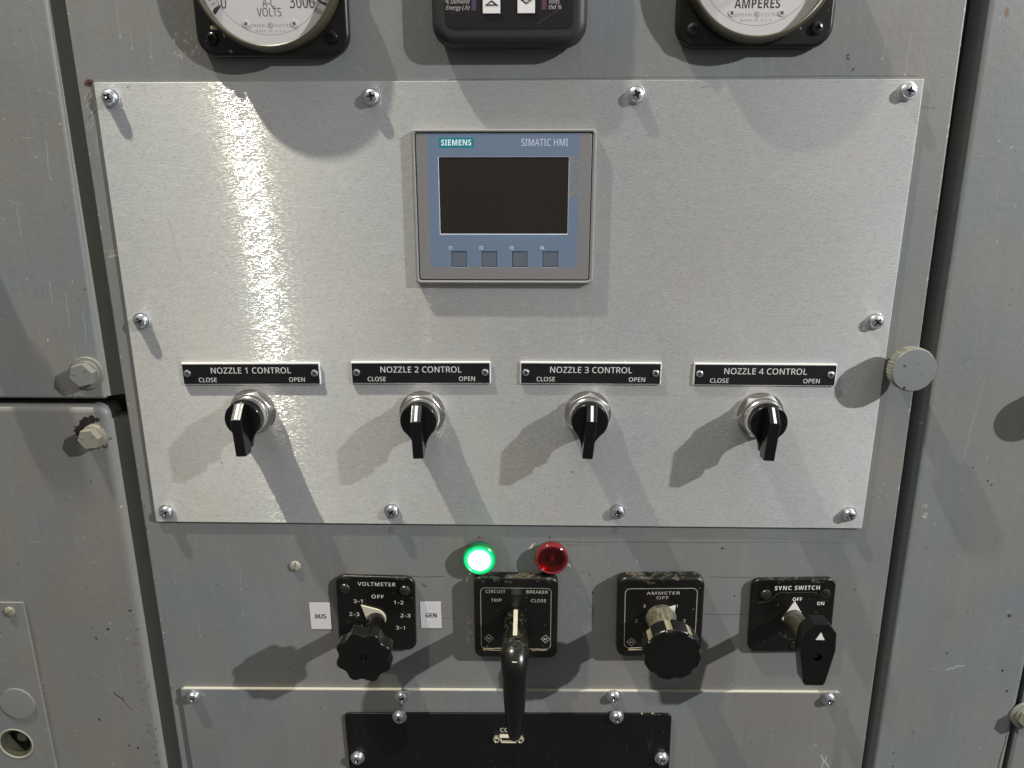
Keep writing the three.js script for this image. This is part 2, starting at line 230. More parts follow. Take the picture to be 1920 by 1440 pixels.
// ---------------------------------------------------------------- brushed steel plate
{
  const W = 623.5, H = 364.5, NX = 2048, NY = 1197, TX = 2048, TY = 1024;
  const nd = new Uint8Array(TX * TY * 4), rd = new Uint8Array(TX * TY * 4), [cc, cx] = canvas(NX, NY), im = cx.createImageData(NX, NY), cd = im.data;
  for (let j = 0, o = 0; j < TY; j++) for (let i = 0; i < TX; i++, o += 4) { // fine horizontal grinding marks
    const run = Math.floor((i + hash(0, j, 3) * 900) / 44), keen = hash(run, j, 91) < 0.14;   // keen: a clean polished groove; else a dull, torn one
    rd[o] = rd[o + 2] = 0; rd[o + 1] = keen ? 46 : 255; rd[o + 3] = 255;
    const ty = keen ? (hash(run, j, 7) - 0.5) * 2.0 : (hash(run, j, 9) - 0.5) * 0.14, tx = keen ? (hash(run, j, 5) - 0.5) * 0.011 : 0, n = 1 / Math.hypot(1, tx, ty);
    nd[o] = 127.5 + 127.5 * tx * n; nd[o + 1] = 127.5 + 127.5 * ty * n; nd[o + 2] = 127.5 + 127.5 * n; nd[o + 3] = 255;
  }
  for (let j = 0, o = 0; j < NY; j++) for (let i = 0; i < NX; i++, o += 4) {
    const s1 = vnoise(i / 9 + hash(0, j, 3) * 60, j, 61) - 0.5, s2 = vnoise(i / 30 + hash(0, j, 8) * 90, j, 67) - 0.5;
    const b = (fbm(i / 260, j / 200, 81) - 0.5) * 8, t = (fbm(i / 170 + 5, j / 190, 87) - 0.5) * 6, v = 213 + b + s2 * 8 + s1 * 6;
    cd[o] = v + t; cd[o + 1] = v; cd[o + 2] = v - t - 2; cd[o + 3] = 255;
  }
  cx.putImageData(im, 0, 0);
  cx.setTransform(NX / W, 0, 0, -NX / W, NX / 2, NY / 2); seedState = 555; cx.lineCap = 'round';
  const sc = (x0, y0, x1, y1, w, col) => scratch(cx, x0 + 19.3, y0 + 100.6, x1 + 19.3, y1 + 100.6, w, col);   // scene millimetres to plate millimetres
  sc(-286, -20, -280, -62, 0.3, 'rgba(120,114,106,0.4)'); sc(53, -92, 50, -118, 0.3, 'rgba(120,118,114,0.4)'); for (let k = 0; k < 40; k++) { const x = rr(-325, 280), y = rr(-276, 76); sc(x, y, x + rr(8, 60), y + rr(-0.6, 0.6), rr(0.12, 0.25), rnd() < 0.5 ? 'rgba(245,245,240,0.35)' : 'rgba(150,146,140,0.3)'); } sc(-165, 62, -158, 48, 0.5, 'rgba(235,235,230,0.7)'); sc(-176, -8, -165, -7.5, 0.5, 'rgba(235,235,230,0.5)');
  for (let k = 0; k < 26; k++) { const x = rr(-325, 288), y = rr(-278, 78), l = rr(2, 9), a = rr(-0.3, 0.3) + (rnd() < 0.3 ? 1.2 : 0); sc(x, y, x + l * Math.cos(a), y + l * Math.sin(a), rr(0.2, 0.4), rnd() < 0.6 ? 'rgba(235,235,230,0.5)' : 'rgba(96,92,86,0.4)'); }
  for (const [x, y] of [[-212, -62], [-214, -54], [-305, 78], [39, -232], [-266, -226]]) blob(cx, x + 19.3, y + 100.6, rr(0.6, 1.5), rr(0.5, 1.2), 0, 'rgba(104,96,86,0.6)');
  const nt = new THREE.DataTexture(nd, TX, TY); nt.wrapS = nt.wrapT = THREE.RepeatWrapping; nt.repeat.set(6, 12); nt.magFilter = THREE.NearestFilter; nt.needsUpdate = true;
  const rt = new THREE.DataTexture(rd, TX, TY); rt.wrapS = rt.wrapT = THREE.RepeatWrapping; rt.repeat.set(6, 12); rt.magFilter = THREE.NearestFilter; rt.needsUpdate = true;
  const steel = new THREE.MeshPhysicalMaterial({ map: tex(cc), metalness: 0.7, roughness: 0.85, roughnessMap: rt, anisotropy: 1, anisotropyRotation: Math.PI / 2, normalMap: nt, normalScale: new THREE.Vector2(1, 1) });
  const t = thing('steel_plate', 'large brushed steel plate screwed to the grey cabinet door', 'metal plate', [-19.3, -100.6, 0]);
  part('plate', ext(rrect(W, H, 1), 2.2, 0.35, { seg: 2, box: [-W / 2, -H / 2, W, H] }), steel, t);
  for (const [x, y] of [[-321.5, 71.2], [-119.8, 71.2], [80.6, 72], [282.9, 73.5], [-321.2, -101.9], [281.9, -100.4], [-322.2, -274.4], [-119.9, -271.9], [79.6, -270.4], [280.9, -270.9]]) { const k = 1 - 4 / 575; screw(t, x * k + 19.3, y * k + 100.6, 2.2, rr(0, 90)); }
}

// ---------------------------------------------------------------- operator panel with screen
{
  const t = thing('operator_panel', 'grey and blue operator panel with dark screen and four function keys', 'control panel', [-19.3, -11.2, 2.2]);
  const plastic = std(0.24, 0.235, 0.225, 0.5), W = 141.2, H = 116.8, ow = 134.2, oh = 110.4;
  const fr = rrect(W, H, 3); fr.holes.push(rhole(ow + 1.4, oh + 1.4, 2));
  part('bezel', ext(fr, 5.2, 1.1, { seg: 3 }), plastic, t);
  part('joint', ext(rrect(ow + 3, oh + 3, 2), 3.4, 0), M.slot, t);
  const [c, x] = mmCanvas(ow, oh, 11);
  x.fillStyle = '#7b7978'; x.fillRect(-80, -70, 160, 140);
  const X = (cx, cy) => ((cx - 863) / (705 - ((cy - 125) / 1170) * 38)) * (ow / 2), Y = (cy) => oh / 2 - ((cy - 125) / 1170) * oh;
  x.fillStyle = '#69798f'; x.fillRect(X(250, 125), Y(1190), X(1468, 125) - X(250, 125), Y(128) - Y(1190));
  x.fillStyle = '#7a7c80'; x.fillRect(X(1380, 400), Y(625), X(1475, 400) - X(1380, 400) + 1, Y(305) - Y(625));
  x.fillStyle = '#1d7a86'; x.fillRect(X(347, 195), Y(236), X(625, 195) - X(347, 195), Y(156) - Y(236));
  write(x, 'SIEMENS', X(485, 195), Y(194), 6.0, { weight: 'bold', color: '#dff4f4', squeeze: 0.92 });
  write(x, 'SIMATIC HMI', X(1190, 195), Y(195), 7.0, { color: '#c3cbd6', squeeze: 0.86 });
  x.save(); x.translate(X(1436, 460), Y(462)); x.rotate(-Math.PI / 2); write(x, 'TOUCH', 0, 0, 8, { color: '#6c6f73', squeeze: 1.2 }); x.restore();
  ['F1', 'F2', 'F3', 'F4'].forEach((s, i) => write(x, s, X(441 + i * 242, 1032), Y(1031), 3.7, { color: '#e8edf2', squeeze: 0.85 }));
  x.strokeStyle = '#b9c0c8'; x.lineWidth = 0.7; x.strokeRect(X(349, 600), Y(918), X(1375, 600) - X(349, 600), Y(306) - Y(918));
  const sw = X(1374, 600) - X(351, 600), sh = Y(308) - Y(915), sx = (X(1374, 600) + X(351, 600)) / 2, sy = (Y(308) + Y(915)) / 2;
  const ov = rrect(ow, oh, 1.6); ov.holes.push(rhole(sw, sh, 0.4, sx, sy));
  const keys = [504, 745, 987, 1229].map((q) => [X(q, 1125), Y(1125)]);
  for (const [kx, ky] of keys) ov.holes.push(rhole(12.0, 12.0, 0.3, kx, ky));
  part('front_overlay', ext(ov, 4.6, 0.5, { seg: 2, box: [-ow / 2, -oh / 2, ow, oh] }), mapped(c, 0.42), t);
  const [c2, x2] = mmCanvas(sw, sh, 12); x2.fillStyle = '#292522'; x2.fillRect(-60, -40, 120, 80); seedState = 77;
  for (let k = 0; k < 260; k++) { const g = rnd(), px = (g < 0.5 ? 18 : g < 0.8 ? 22 : -26) + (rnd() + rnd() - 1) * 22, py = (g < 0.5 ? -14 : g < 0.8 ? 16 : 18) + (rnd() + rnd() - 1) * 14, a = rnd() * 6.3; x2.strokeStyle = `rgba(120,122,118,${rr(0.05, 0.28).toFixed(2)})`; x2.lineWidth = rr(0.1, 0.3); x2.beginPath(); x2.arc(px, py, rr(0.5, 3), a, a + rr(0.3, 1.1)); x2.stroke(); }
  part('screen', ext(rrect(sw + 1, sh + 1, 0.4), 4.2, 0), mapped(c2, 0.16), t, [sx, sy, 0]);
  for (const [kx, ky] of keys) part('function_key', ext(rrect(11.4, 11.4, 0.3), 4.3, 0.3, { seg: 2 }), std(0.11, 0.128, 0.155, 0.4), t, [kx, ky, 0]);
}

// ---------------------------------------------------------------- nozzle nameplates and selector switches
const NP = [[-231.8, -145.6, 0.45], [-89.1, -144.1, 0.35], [52, -143.8, -0.1], [195.3, -144.3, -0.15]], SEL = [[-233.5, -178.9, 3], [-89.0, -179.6, 2], [50.6, -178.8, -5], [194.8, -179.3, -4]];
function selectorBar() { const s = [[15, 0], [14.4, 5.2], [4, 16.4], [-26.6, 16.4], [-27.4, 15.6], [-27.6, 6], [-27, 5.2], [-10, 0]]; let g = new THREE.ExtrudeGeometry(poly(s), { depth: 7, bevelEnabled: true, bevelThickness: 0.8, bevelSize: 0.8, bevelOffset: -0.8, bevelSegments: 3 }); g.translate(0, 0, -3.5); const m = new THREE.Matrix4().set(0, 0, 1, 0, 1, 0, 0, 0, 0, 1, 0, 0, 0, 0, 0, 1); g.applyMatrix4(m); return done(smooth(g, 0.5)); }
const barGeo = selectorBar();
const wingShape = (() => { const s = new THREE.Shape(); const R = 15, a0 = -0.62; s.absarc(0, 0, R, a0, Math.PI - a0, false); s.quadraticCurveTo(-5.2, -16, -4.4, -24); s.lineTo(4.4, -24); s.quadraticCurveTo(5.2, -16, Math.cos(a0) * R, Math.sin(a0) * R); return s; })();
const wingGeo = ext(wingShape, 5.4, 1.0, { curve: 24 });
const nutGeo = (() => { // hexagon ring nut, its corners turned off to a cone front and back
  const q = new Brush(ext(circle(19.6, 6), 6, 0, { raw: true })), r = new Brush(lathe([[0, -0.1], [17.6, -0.1], [19.6, 1.4], [19.6, 3.4], [16.6, 6.1], [0, 6.1]], 60, true)); q.updateMatrixWorld(); r.updateMatrixWorld();
  const g = csg.evaluate(q, r, INTERSECTION).geometry; g.clearGroups(); return done(smooth(g, 0.35));
})();
const chamfer = lathe([[0, 0], [19.6, 0], [19.6, 1.1], [0, 1.1]], 48);
const collarGeo = lathe([[14.2, 0], [16.2, 0], [16.2, 1.6], [15.2, 1.7], [15.2, 2.4], [16.0, 2.5], [16.0, 4.4], [15.4, 5.2], [15.0, 9.6], [14.6, 10.4], [13.4, 10.4]], 48, false, 0.35);
const capGeo = lathe([[0, 0], [15.2, 0], [15.4, 0.6], [15.4, 3.4], [14.6, 4.6], [0, 4.8]], 48);
const lineGeo = (() => { const g = box(2.0, 14.4, 0.5); g.rotateX(Math.atan2(-11.2, 10.4)); g.translate(0, 0.1, 0.1); return done(g); })();
NP.forEach(([x, y, turn], i) => {
  const n = i + 1, t = thing('nameplate', ['black NOZZLE 1 CONTROL nameplate under the bright streak on the steel', 'black NOZZLE 2 CONTROL nameplate off the lower corner of the operator panel', 'black NOZZLE 3 CONTROL nameplate beneath the function keys of the operator panel', 'black NOZZLE 4 CONTROL nameplate next to the thumb knob'][i], 'nameplate', [x, y, 2.2], turn, 'nozzle nameplates on the steel plate');
  const W = 116.4, H = 18.8, w = 114.8, h = 16.9;
  part('white_core', ext(rrect(W, H, 0.5), 1.7, 0.3, { seg: 1 }), M.white, t);
  const [c, k] = mmCanvas(w, h, 12); k.fillStyle = '#0f0f10'; k.fillRect(-80, -20, 160, 40);
  write(k, `NOZZLE ${n} CONTROL`, 0, 3.0, 7.0, { color: '#d8d8d5', squeeze: 1.08 }); write(k, 'CLOSE', -37, -5.0, 5.2, { color: '#deded9', squeeze: 1.06 }); write(k, 'OPEN', 38.6, -4.9, 5.2, { color: '#deded9', squeeze: 1.06 });
  part('black_face', ext(rrect(w, h, 0.3), 0.25, 0, { box: [-w / 2, -h / 2, w, h] }), mapped(c, 0.45), t, [0, -0.25, 1.66]);
  screw(t, -53.6, 0.4, 1.8, rr(0, 90), M.zinc, true); screw(t, 53.6, 0.4, 1.8, rr(0, 90), M.zinc, true);
});
SEL.forEach(([x, y, turn], i) => {
  const t = thing('selector_switch', ['black lever switch under NOZZLE 1 plate, one nearest the hex bolts', 'black lever switch of nozzle 2, above the voltmeter switch and GEN label', 'black lever switch of nozzle 3, above the red pilot light', 'black lever switch of nozzle 4, nearest the thumb knob'][i], 'switch', [x, y, 2.2], 0, 'selector switches on the steel plate');
  const nut = part('ring_nut', nutGeo, M.nickel, t, [0, 0, 1.1], [12, 4, 26, 8][i]); part('washer', chamfer, M.nickel, nut, [0, 0, -1.1]);
  part('collar', collarGeo, M.nickel, t, [0, 0, 6.8]);
  const knob = part('knob', capGeo, M.black, t, [0, 0, 16.6], turn);
  part('knob_wing', wingGeo, M.black, knob, [0, 0, 2.2]);
  part('lever', barGeo, M.black, knob, [0, 0, 4.2]); part('index_line', lineGeo, M.white, knob, [0, 9.2, 4.2 + 10.85]);
});

// ---------------------------------------------------------------- pilot lights
function pilot(name, label, x, y, lit) {
  const t = thing(name, label, 'pilot light', [x, y, 0]);
  part('base_ring', lathe([[0, 0], [13.6, 0], [13.8, 3], [13.4, 4.4], [0, 4.4]], 48), lit ? std(0.01, 0.07, 0.03, 0.4) : std(0.05, 0.012, 0.01, 0.4), t);
  const side = [[13.0, 4], [14.8, 4.2], [15.0, 7.6], [14.5, 8.8], [13.8, 9.3]], rim = [[13.9, 9.2], [13.4, 9.7], [12.7, 9.5], [12.2, 8.9], [11.7, 9.1]], face = [[11.8, 9.0], [10, 9.7], [6, 10.3], [0, 10.6]];
  if (lit) {
    const glow = (c, e) => new THREE.MeshPhysicalMaterial({ color: LIN(...c), roughness: 0.25, emissive: LIN(...e), emissiveIntensity: 1 });
    part('lens_side_light', lathe(side, 48), glow([0.01, 0.16, 0.05], [0.0, 0.07, 0.015]), t);
    part('lens_rim_light', lathe(rim, 48), glow([0.01, 0.3, 0.1], [0.0, 0.5, 0.12]), t);
    part('lens_core_light', lathe(face, 48), glow([0.2, 0.6, 0.4], [1.0, 1.12, 1.06]), t);
    part('lens_halo_light', lathe([[11.9, 9.15], [10.6, 9.75], [10.2, 9.85]], 48), glow([0.05, 0.5, 0.25], [0.02, 0.82, 0.38]), t);
    const L = new THREE.PointLight(new THREE.Color(0.06, 1, 0.38), 0.0005, 0, 2); L.name = 'green_lamp_light'; L.position.set(0, 0, 18 * MM); L.castShadow = true; t.add(L);
  } else {
    const red = new THREE.MeshPhysicalMaterial({ color: LIN(0.17, 0.005, 0.008), roughness: 0.1, clearcoat: 1, clearcoatRoughness: 0.04 });
    part('lens_side', lathe(side.concat(rim.slice(1)), 48), red, t);
    part('lens_face', lathe(face, 48), new THREE.MeshPhysicalMaterial({ color: LIN(0.42, 0.01, 0.015), transmission: 1, thickness: 0, roughness: 0.06, ior: 1.5 }), t);
    part('reflector_cup', lathe([[11.6, 8.6], [8.5, 5.6], [3.5, 4.6], [0, 4.5]], 40), std(0.55, 0.5, 0.48, 0.3, 0.7), t); part('bulb', lathe([[0, 4.4], [2.6, 4.6], [2.8, 6], [2, 7.6], [0, 8.2]], 24), std(0.6, 0.55, 0.5, 0.15), t);
  }
}
pilot('pilot_light', 'lit green pilot light with glowing white centre above the breaker switch', -42.0, -313.6, true);
pilot('pilot_light', 'unlit red pilot light above the breaker switch', 21.9, -312.6, false);

// ---------------------------------------------------------------- rotary switches
function wornBlack(c, w, h, top, dust, d = 0) { // black moulding with settled dust and scuffs
  c.fillStyle = '#100f0c'; c.fillRect(-w, -h, 2 * w, 2 * h);
  for (let k = 0; k < 60; k++) scratch(c, rr(-w / 2, w / 2), rr(-h / 2, h / 2), rr(-w / 2, w / 2) * 0.2 + rr(-w / 2, w / 2) * 0.8, rr(-h / 2, h / 2), 0.12, `rgba(120,114,98,${rr(0.02, 0.1).toFixed(2)})`);
  for (let k = 0; k < 70; k++) blob(c, rr(-w / 2, w / 2), rr(-h / 2, h / 2), rr(0.15, 0.5), rr(0.1, 0.5), 0, `rgba(170,164,146,${rr(0.1, 0.5).toFixed(2)})`);
  for (let k = 0; k < dust; k++) { const x = rr(-w / 2, w / 2), y = h / 2 + d - rnd() * (d + top) , clump = fbm(x / 6 + 3, y / 5 + dust, 5); if (clump < (y < h / 2 ? 0.56 : 0.46)) continue; blob(c, x, y, rr(0.3, 1.5), rr(0.2, 0.8), rr(-0.3, 0.3), `rgba(${138 + (rnd() * 40 | 0)},${132 + (rnd() * 36 | 0)},${106 + (rnd() * 28 | 0)},${rr(0.05, 0.28).toFixed(2)})`); }
  for (let k = 0; k < 14; k++) { const x = rr(-w / 2, w / 2), y = rr(-h / 2, h / 2); scratch(c, x, y, x + rr(-2, 2), y + rr(-2, 2), rr(0.2, 0.5), 'rgba(196,190,170,0.5)'); }
}
function frameLine(c, w, h, r, lw, color) { c.strokeStyle = color; c.lineWidth = lw; c.beginPath(); const p = rrect(w, h, r).getPoints(8); p.forEach((q, i) => (i ? c.lineTo(q.x, q.y) : c.moveTo(q.x, q.y))); c.closePath(); c.stroke(); }
function diamondMark(c, x, y) { c.strokeStyle = '#b9b6aa'; c.lineWidth = 0.5; c.beginPath(); c.moveTo(x - 4, y); c.lineTo(x, y + 4); c.lineTo(x + 4, y); c.lineTo(x, y - 4); c.closePath(); c.stroke(); write(c, 'AC', x, y, 3.2, { color: '#c6c3b8', weight: 'bold' }); }

{ // voltmeter switch
  const w = 72, h = 76, t = thing('rotary_switch', 'black VOLTMETER rotary switch with scalloped knob and cream pointer', 'switch', [-137.5, -371.5, 0], -0.8);
  seedState = 301; const [c, k] = mmCanvas(w + 10, h + 10, 12); wornBlack(k, w, h, 3, 500, 5);
  const T = { color: '#dcdcd6', squeeze: 1.2, spread: 0.35 };
  write(k, 'VOLTMETER', 1.6, 30.3, 5.2, { ...T, squeeze: 1.12 }); write(k, 'OFF', 2, 17.6, 5.2, T); write(k, '3-1', -15.6, 12.5, 5.2, T); write(k, '1-2', 21, 12.2, 5.2, T); write(k, '2-3', -20, -1, 5.2, T); write(k, '2-3', 27, -1.2, 5.2, T); write(k, '3-1', 22.5, -14, 5.2, T); write(k, '1-2', -17, -14, 5.2, T);
  part('base_plate', ext(rrect(w, h, 9), 5, 1.6, { unfold: true, box: [-w / 2, -h / 2, w, h] }), mapped(c, 0.32), t);
  for (const [x, y, a] of [[-27.5, 25.5, 0], [27, 25, -6]]) part('screw', slotHeadGeo, M.darkScrew, t, [x, y, 4.9], a);
  const ps = new THREE.Shape(); ps.moveTo(-13.4, 9.4); ps.lineTo(1.5, 5.6); ps.quadraticCurveTo(11, 1.5, 8.6, -7.5); ps.lineTo(4, -12); ps.lineTo(-7, -11); ps.closePath();
  part('pointer', ext(ps, 1.6, 0.3, { seg: 1 }), M.cream, t, [0, 0, 5.2]);
  part('shaft', lathe([[0, 0], [8.8, 0], [8.4, 1.5], [8.0, 4], [8.0, 36], [9.0, 40], [9.0, 43], [0, 43]], 40), M.bakelite, t, [0, -6, 5]);
  const lobes = circle(0, 160, (a) => { const q = Math.cos(8 * (a - 0.2)); return 22.8 + 1.6 * Math.sign(q) * Math.pow(Math.abs(q), 0.8); });
  const kg = done(smooth(cut(ext(lobes, 14, 1.4, { raw: true, seg: 3 }), lathe([[0, 10], [2.4, 11.6], [3.0, 13.6], [3.6, 15], [0, 15]], 24, true)), 0.5));
  part('knob', kg, M.bakelite, t, [0.5, -6, 47], 8);
}
{ // breaker switch
  const w = 75.6, h = 82.4, t = thing('breaker_switch', 'black CIRCUIT BREAKER control switch with long pistol grip handle', 'switch', [-9.6, -370.3, 0], 0);
  seedState = 402; const [c, k] = mmCanvas(w + 24, h + 24, 12); wornBlack(k, w, h, 5, 2600, 12);
  const T = { color: '#c4c1b4', squeeze: 1.05, spread: 0.2 };
  frameLine(k, 63, 62, 4, 0.7, '#8b887a'); write(k, 'CIRCUIT', -18.2, 27.4, 4.3, T); write(k, 'BREAKER', 18.8, 27.4, 4.3, T); write(k, 'TRIP', -17.4, 18.6, 4.3, T); write(k, 'CLOSE', 20.6, 18.6, 4.3, T);
  for (const [x0, x1] of [[-30, -12], [14, 29]]) for (let q = 0; q < 2; q++) scratch(k, x0, -31.4 - q * 1.3, x1, -31.2 - q * 1.3, 0.7, 'rgba(196,176,140,0.9)');
  diamondMark(k, -24.5, -20.5); diamondMark(k, 27, -20.5);
  part('base_plate', ext(rrect(w, h, 7.5), 12, 2.4, { seg: 4, unfold: true, box: [-w / 2, -h / 2, w, h] }), mapped(c, 0.34), t);
  part('target_window', ext(rrect(9.6, 5.4, 0.4), 0.6, 0.15, { seg: 1 }), std(0.03, 0.03, 0.026, 0.2), t, [0.5, 27.3, 11.8]);
  // the grip: out of the plate, round an elbow, down to a blunt end
  const path = new THREE.CatmullRomCurve3([[0, 0.5, 11], [0, 0.5, 26], [0, 0.3, 46], [0, -1.5, 58], [0, -8, 66], [0, -20, 69], [0, -44, 70], [0, -66, 68], [0, -81, 66]].map((p) => new THREE.Vector3(...p)), false, 'catmullrom', 0.5);
  const N = 90, R = 28, pos = [], uvs = [], idx = [];
  const rad = (s) => { const keys = [[0, 10.6], [0.1, 10.6], [0.3, 11.2], [0.42, 12.2], [0.55, 11.2], [0.8, 8.2], [0.95, 5.8], [0.975, 5.2], [0.99, 4.0], [1, 1.4]]; for (let i = 1; i < keys.length; i++) if (s <= keys[i][0]) { const [a, ra] = keys[i - 1], [b, rb] = keys[i], u = (s - a) / (b - a); return ra + (rb - ra) * u; } return 1; };
  for (let i = 0; i <= N; i++) { const s = i < N - 12 ? (i / (N - 12)) * 0.95 : 0.95 + ((i - N + 12) / 12) * 0.05, p = path.getPoint(s), tg = path.getTangent(s), nx = new THREE.Vector3(1, 0, 0), nb = new THREE.Vector3().crossVectors(tg, nx).normalize(), r = rad(s); for (let j = 0; j <= R; j++) { const a = (j / R) * Math.PI * 2, q = nx.clone().multiplyScalar(Math.cos(a)).addScaledVector(nb, Math.sin(a) * 0.92); pos.push(p.x + q.x * r, p.y + q.y * r, p.z + q.z * r); uvs.push(j / R, s); } }
  for (let i = 0; i < N; i++) for (let j = 0; j < R; j++) { const a = i * (R + 1) + j, b = a + R + 1; idx.push(a, a + 1, b, b, a + 1, b + 1); }
  const g = new THREE.BufferGeometry(); g.setAttribute('position', new THREE.Float32BufferAttribute(pos, 3)); g.setAttribute('uv', new THREE.Float32BufferAttribute(uvs, 2)); g.setIndex(idx); g.computeVertexNormals();
  seedState = 431; const [gc, gk] = canvas(512, 1024); gk.fillStyle = '#0e0e0b'; gk.fillRect(0, 0, 512, 1024);
  for (let q = 0; q < 700; q++) { const u = 128 + (rnd() + rnd() - 1) * 150, v = 1024 - rnd() * 440; if (fbm(u / 40, v / 34, 3) < 0.5) continue; blob(gk, u, v, rr(2, 16), rr(2, 9), rnd() * 3, `rgba(${(120 + rnd() * 40) | 0},${(116 + rnd() * 36) | 0},${(92 + rnd() * 26) | 0},${rr(0.05, 0.3).toFixed(2)})`); }
  for (let q = 0; q < 90; q++) blob(gk, rnd() * 512, rnd() * 1024, rr(0.6, 2.2), rr(0.6, 2), 0, 'rgba(150,146,128,0.3)');
  const grip = part('pistol_grip', done(g), mapped(gc, 0.27), t);
  part('index_stripe', done(box(3.6, 0.8, 38, 0, 0, 0)), M.cream, grip, [0, 10.2, 33], 0);
  part('chip_mark', done(box(4, 0.8, 0.6)), M.cream, grip, [0, 1.6, 75.4]).rotation.x = -0.7;
}
{ // ammeter switch
  const w = 76.6, h = 81, t = thing('rotary_switch', 'dusty black AMMETER rotary switch with fluted round knob', 'switch', [119.8, -367.4, 0], 1.2);
  seedState = 503; const [c, k] = mmCanvas(w + 26, h + 26, 12); wornBlack(k, w, h, 6, 3400, 13);
  const T = { color: '#c9c6ba', squeeze: 1.12, spread: 0.2 };
  frameLine(k, 63.5, 60, 4.5, 0.7, '#a19e90'); write(k, 'AMMETER', 2, 25.4, 4.1, { ...T, squeeze: 1.5 }); write(k, 'OFF', 1.4, 20.7, 4.1, { ...T, squeeze: 1.5 }); write(k, '3', -14.4, 12.4, 4.1, T); write(k, '1', 14.6, 12.4, 4.1, T); write(k, '2', -21.4, -2.4, 4.1, T); write(k, '2', 21.6, -2.6, 4.1, T); write(k, '1', -14.4, -17, 4.1, T); write(k, '3', 14.6, -17, 4.1, T);
  for (let q = 0; q < 3; q++) scratch(k, -28, -30.6 - q * 0.9, 27, -30.4 - q * 0.9, 0.7, 'rgba(206,186,150,0.9)');
  diamondMark(k, -25.4, -24); diamondMark(k, 26.4, -24);
  part('base_plate', ext(rrect(w, h, 8.5), 13, 3.0, { seg: 4, unfold: true, box: [-w / 2, -h / 2, w, h] }), mapped(c, 0.36), t);
  part('pointer', ext(poly([[4, 12.4], [11.6, 14.4], [11, 8], [10, 2]]), 1.6, 0.2, { seg: 1 }), M.white, t, [1.2, -1, 12.9]);
  seedState = 17; const [cs, ks] = mmCanvas(80, 40, 8); ks.fillStyle = '#5c594a'; ks.fillRect(-50, -30, 100, 60); for (let q = 0; q < 1500; q++) blob(ks, rr(-40, 40), rr(-20, 20), rr(0.3, 1.8), rr(0.2, 0.9), rnd() * 3, rnd() < 0.5 ? 'rgba(40,38,28,0.35)' : 'rgba(150,146,118,0.3)');
  part('shaft', lathe([[0, 0], [13.6, 0], [13.2, 1.5], [12.6, 3], [12.2, 38], [0, 38]], 40), mapped(cs, 0.7), t, [0.6, 0.5, 13]);
  const fluteDust = mapped(cs, 0.7, 0, { color: LIN(2.0, 1.95, 1.9) }); const fl = circle(0, 240, (a) => { const u = ((a / (Math.PI / 4) + 0.35) % 1) - 0.5; return 24.2 - (Math.abs(u) < 0.17 ? 1.3 * Math.min(1, (0.17 - Math.abs(u)) / 0.05) : 0); });
  const knob = part('knob', ext(fl, 17, 2.6, { seg: 4 }), M.bakelite, t, [0.6, 0.5, 50], 0);
  for (let i = 0; i < 8; i++) { const a = (i + 0.15) * Math.PI / 4 + Math.PI / 4 * 0, s = poly([[23.1, -2.9], [23.3, 0], [23.1, 2.9], [22.4, 2.9], [22.4, -2.9]]); part('flute_dust', ext(s, 13, 0, {}), fluteDust, knob, [0, 0, 1.5], THREE.MathUtils.radToDeg(a)); }
}
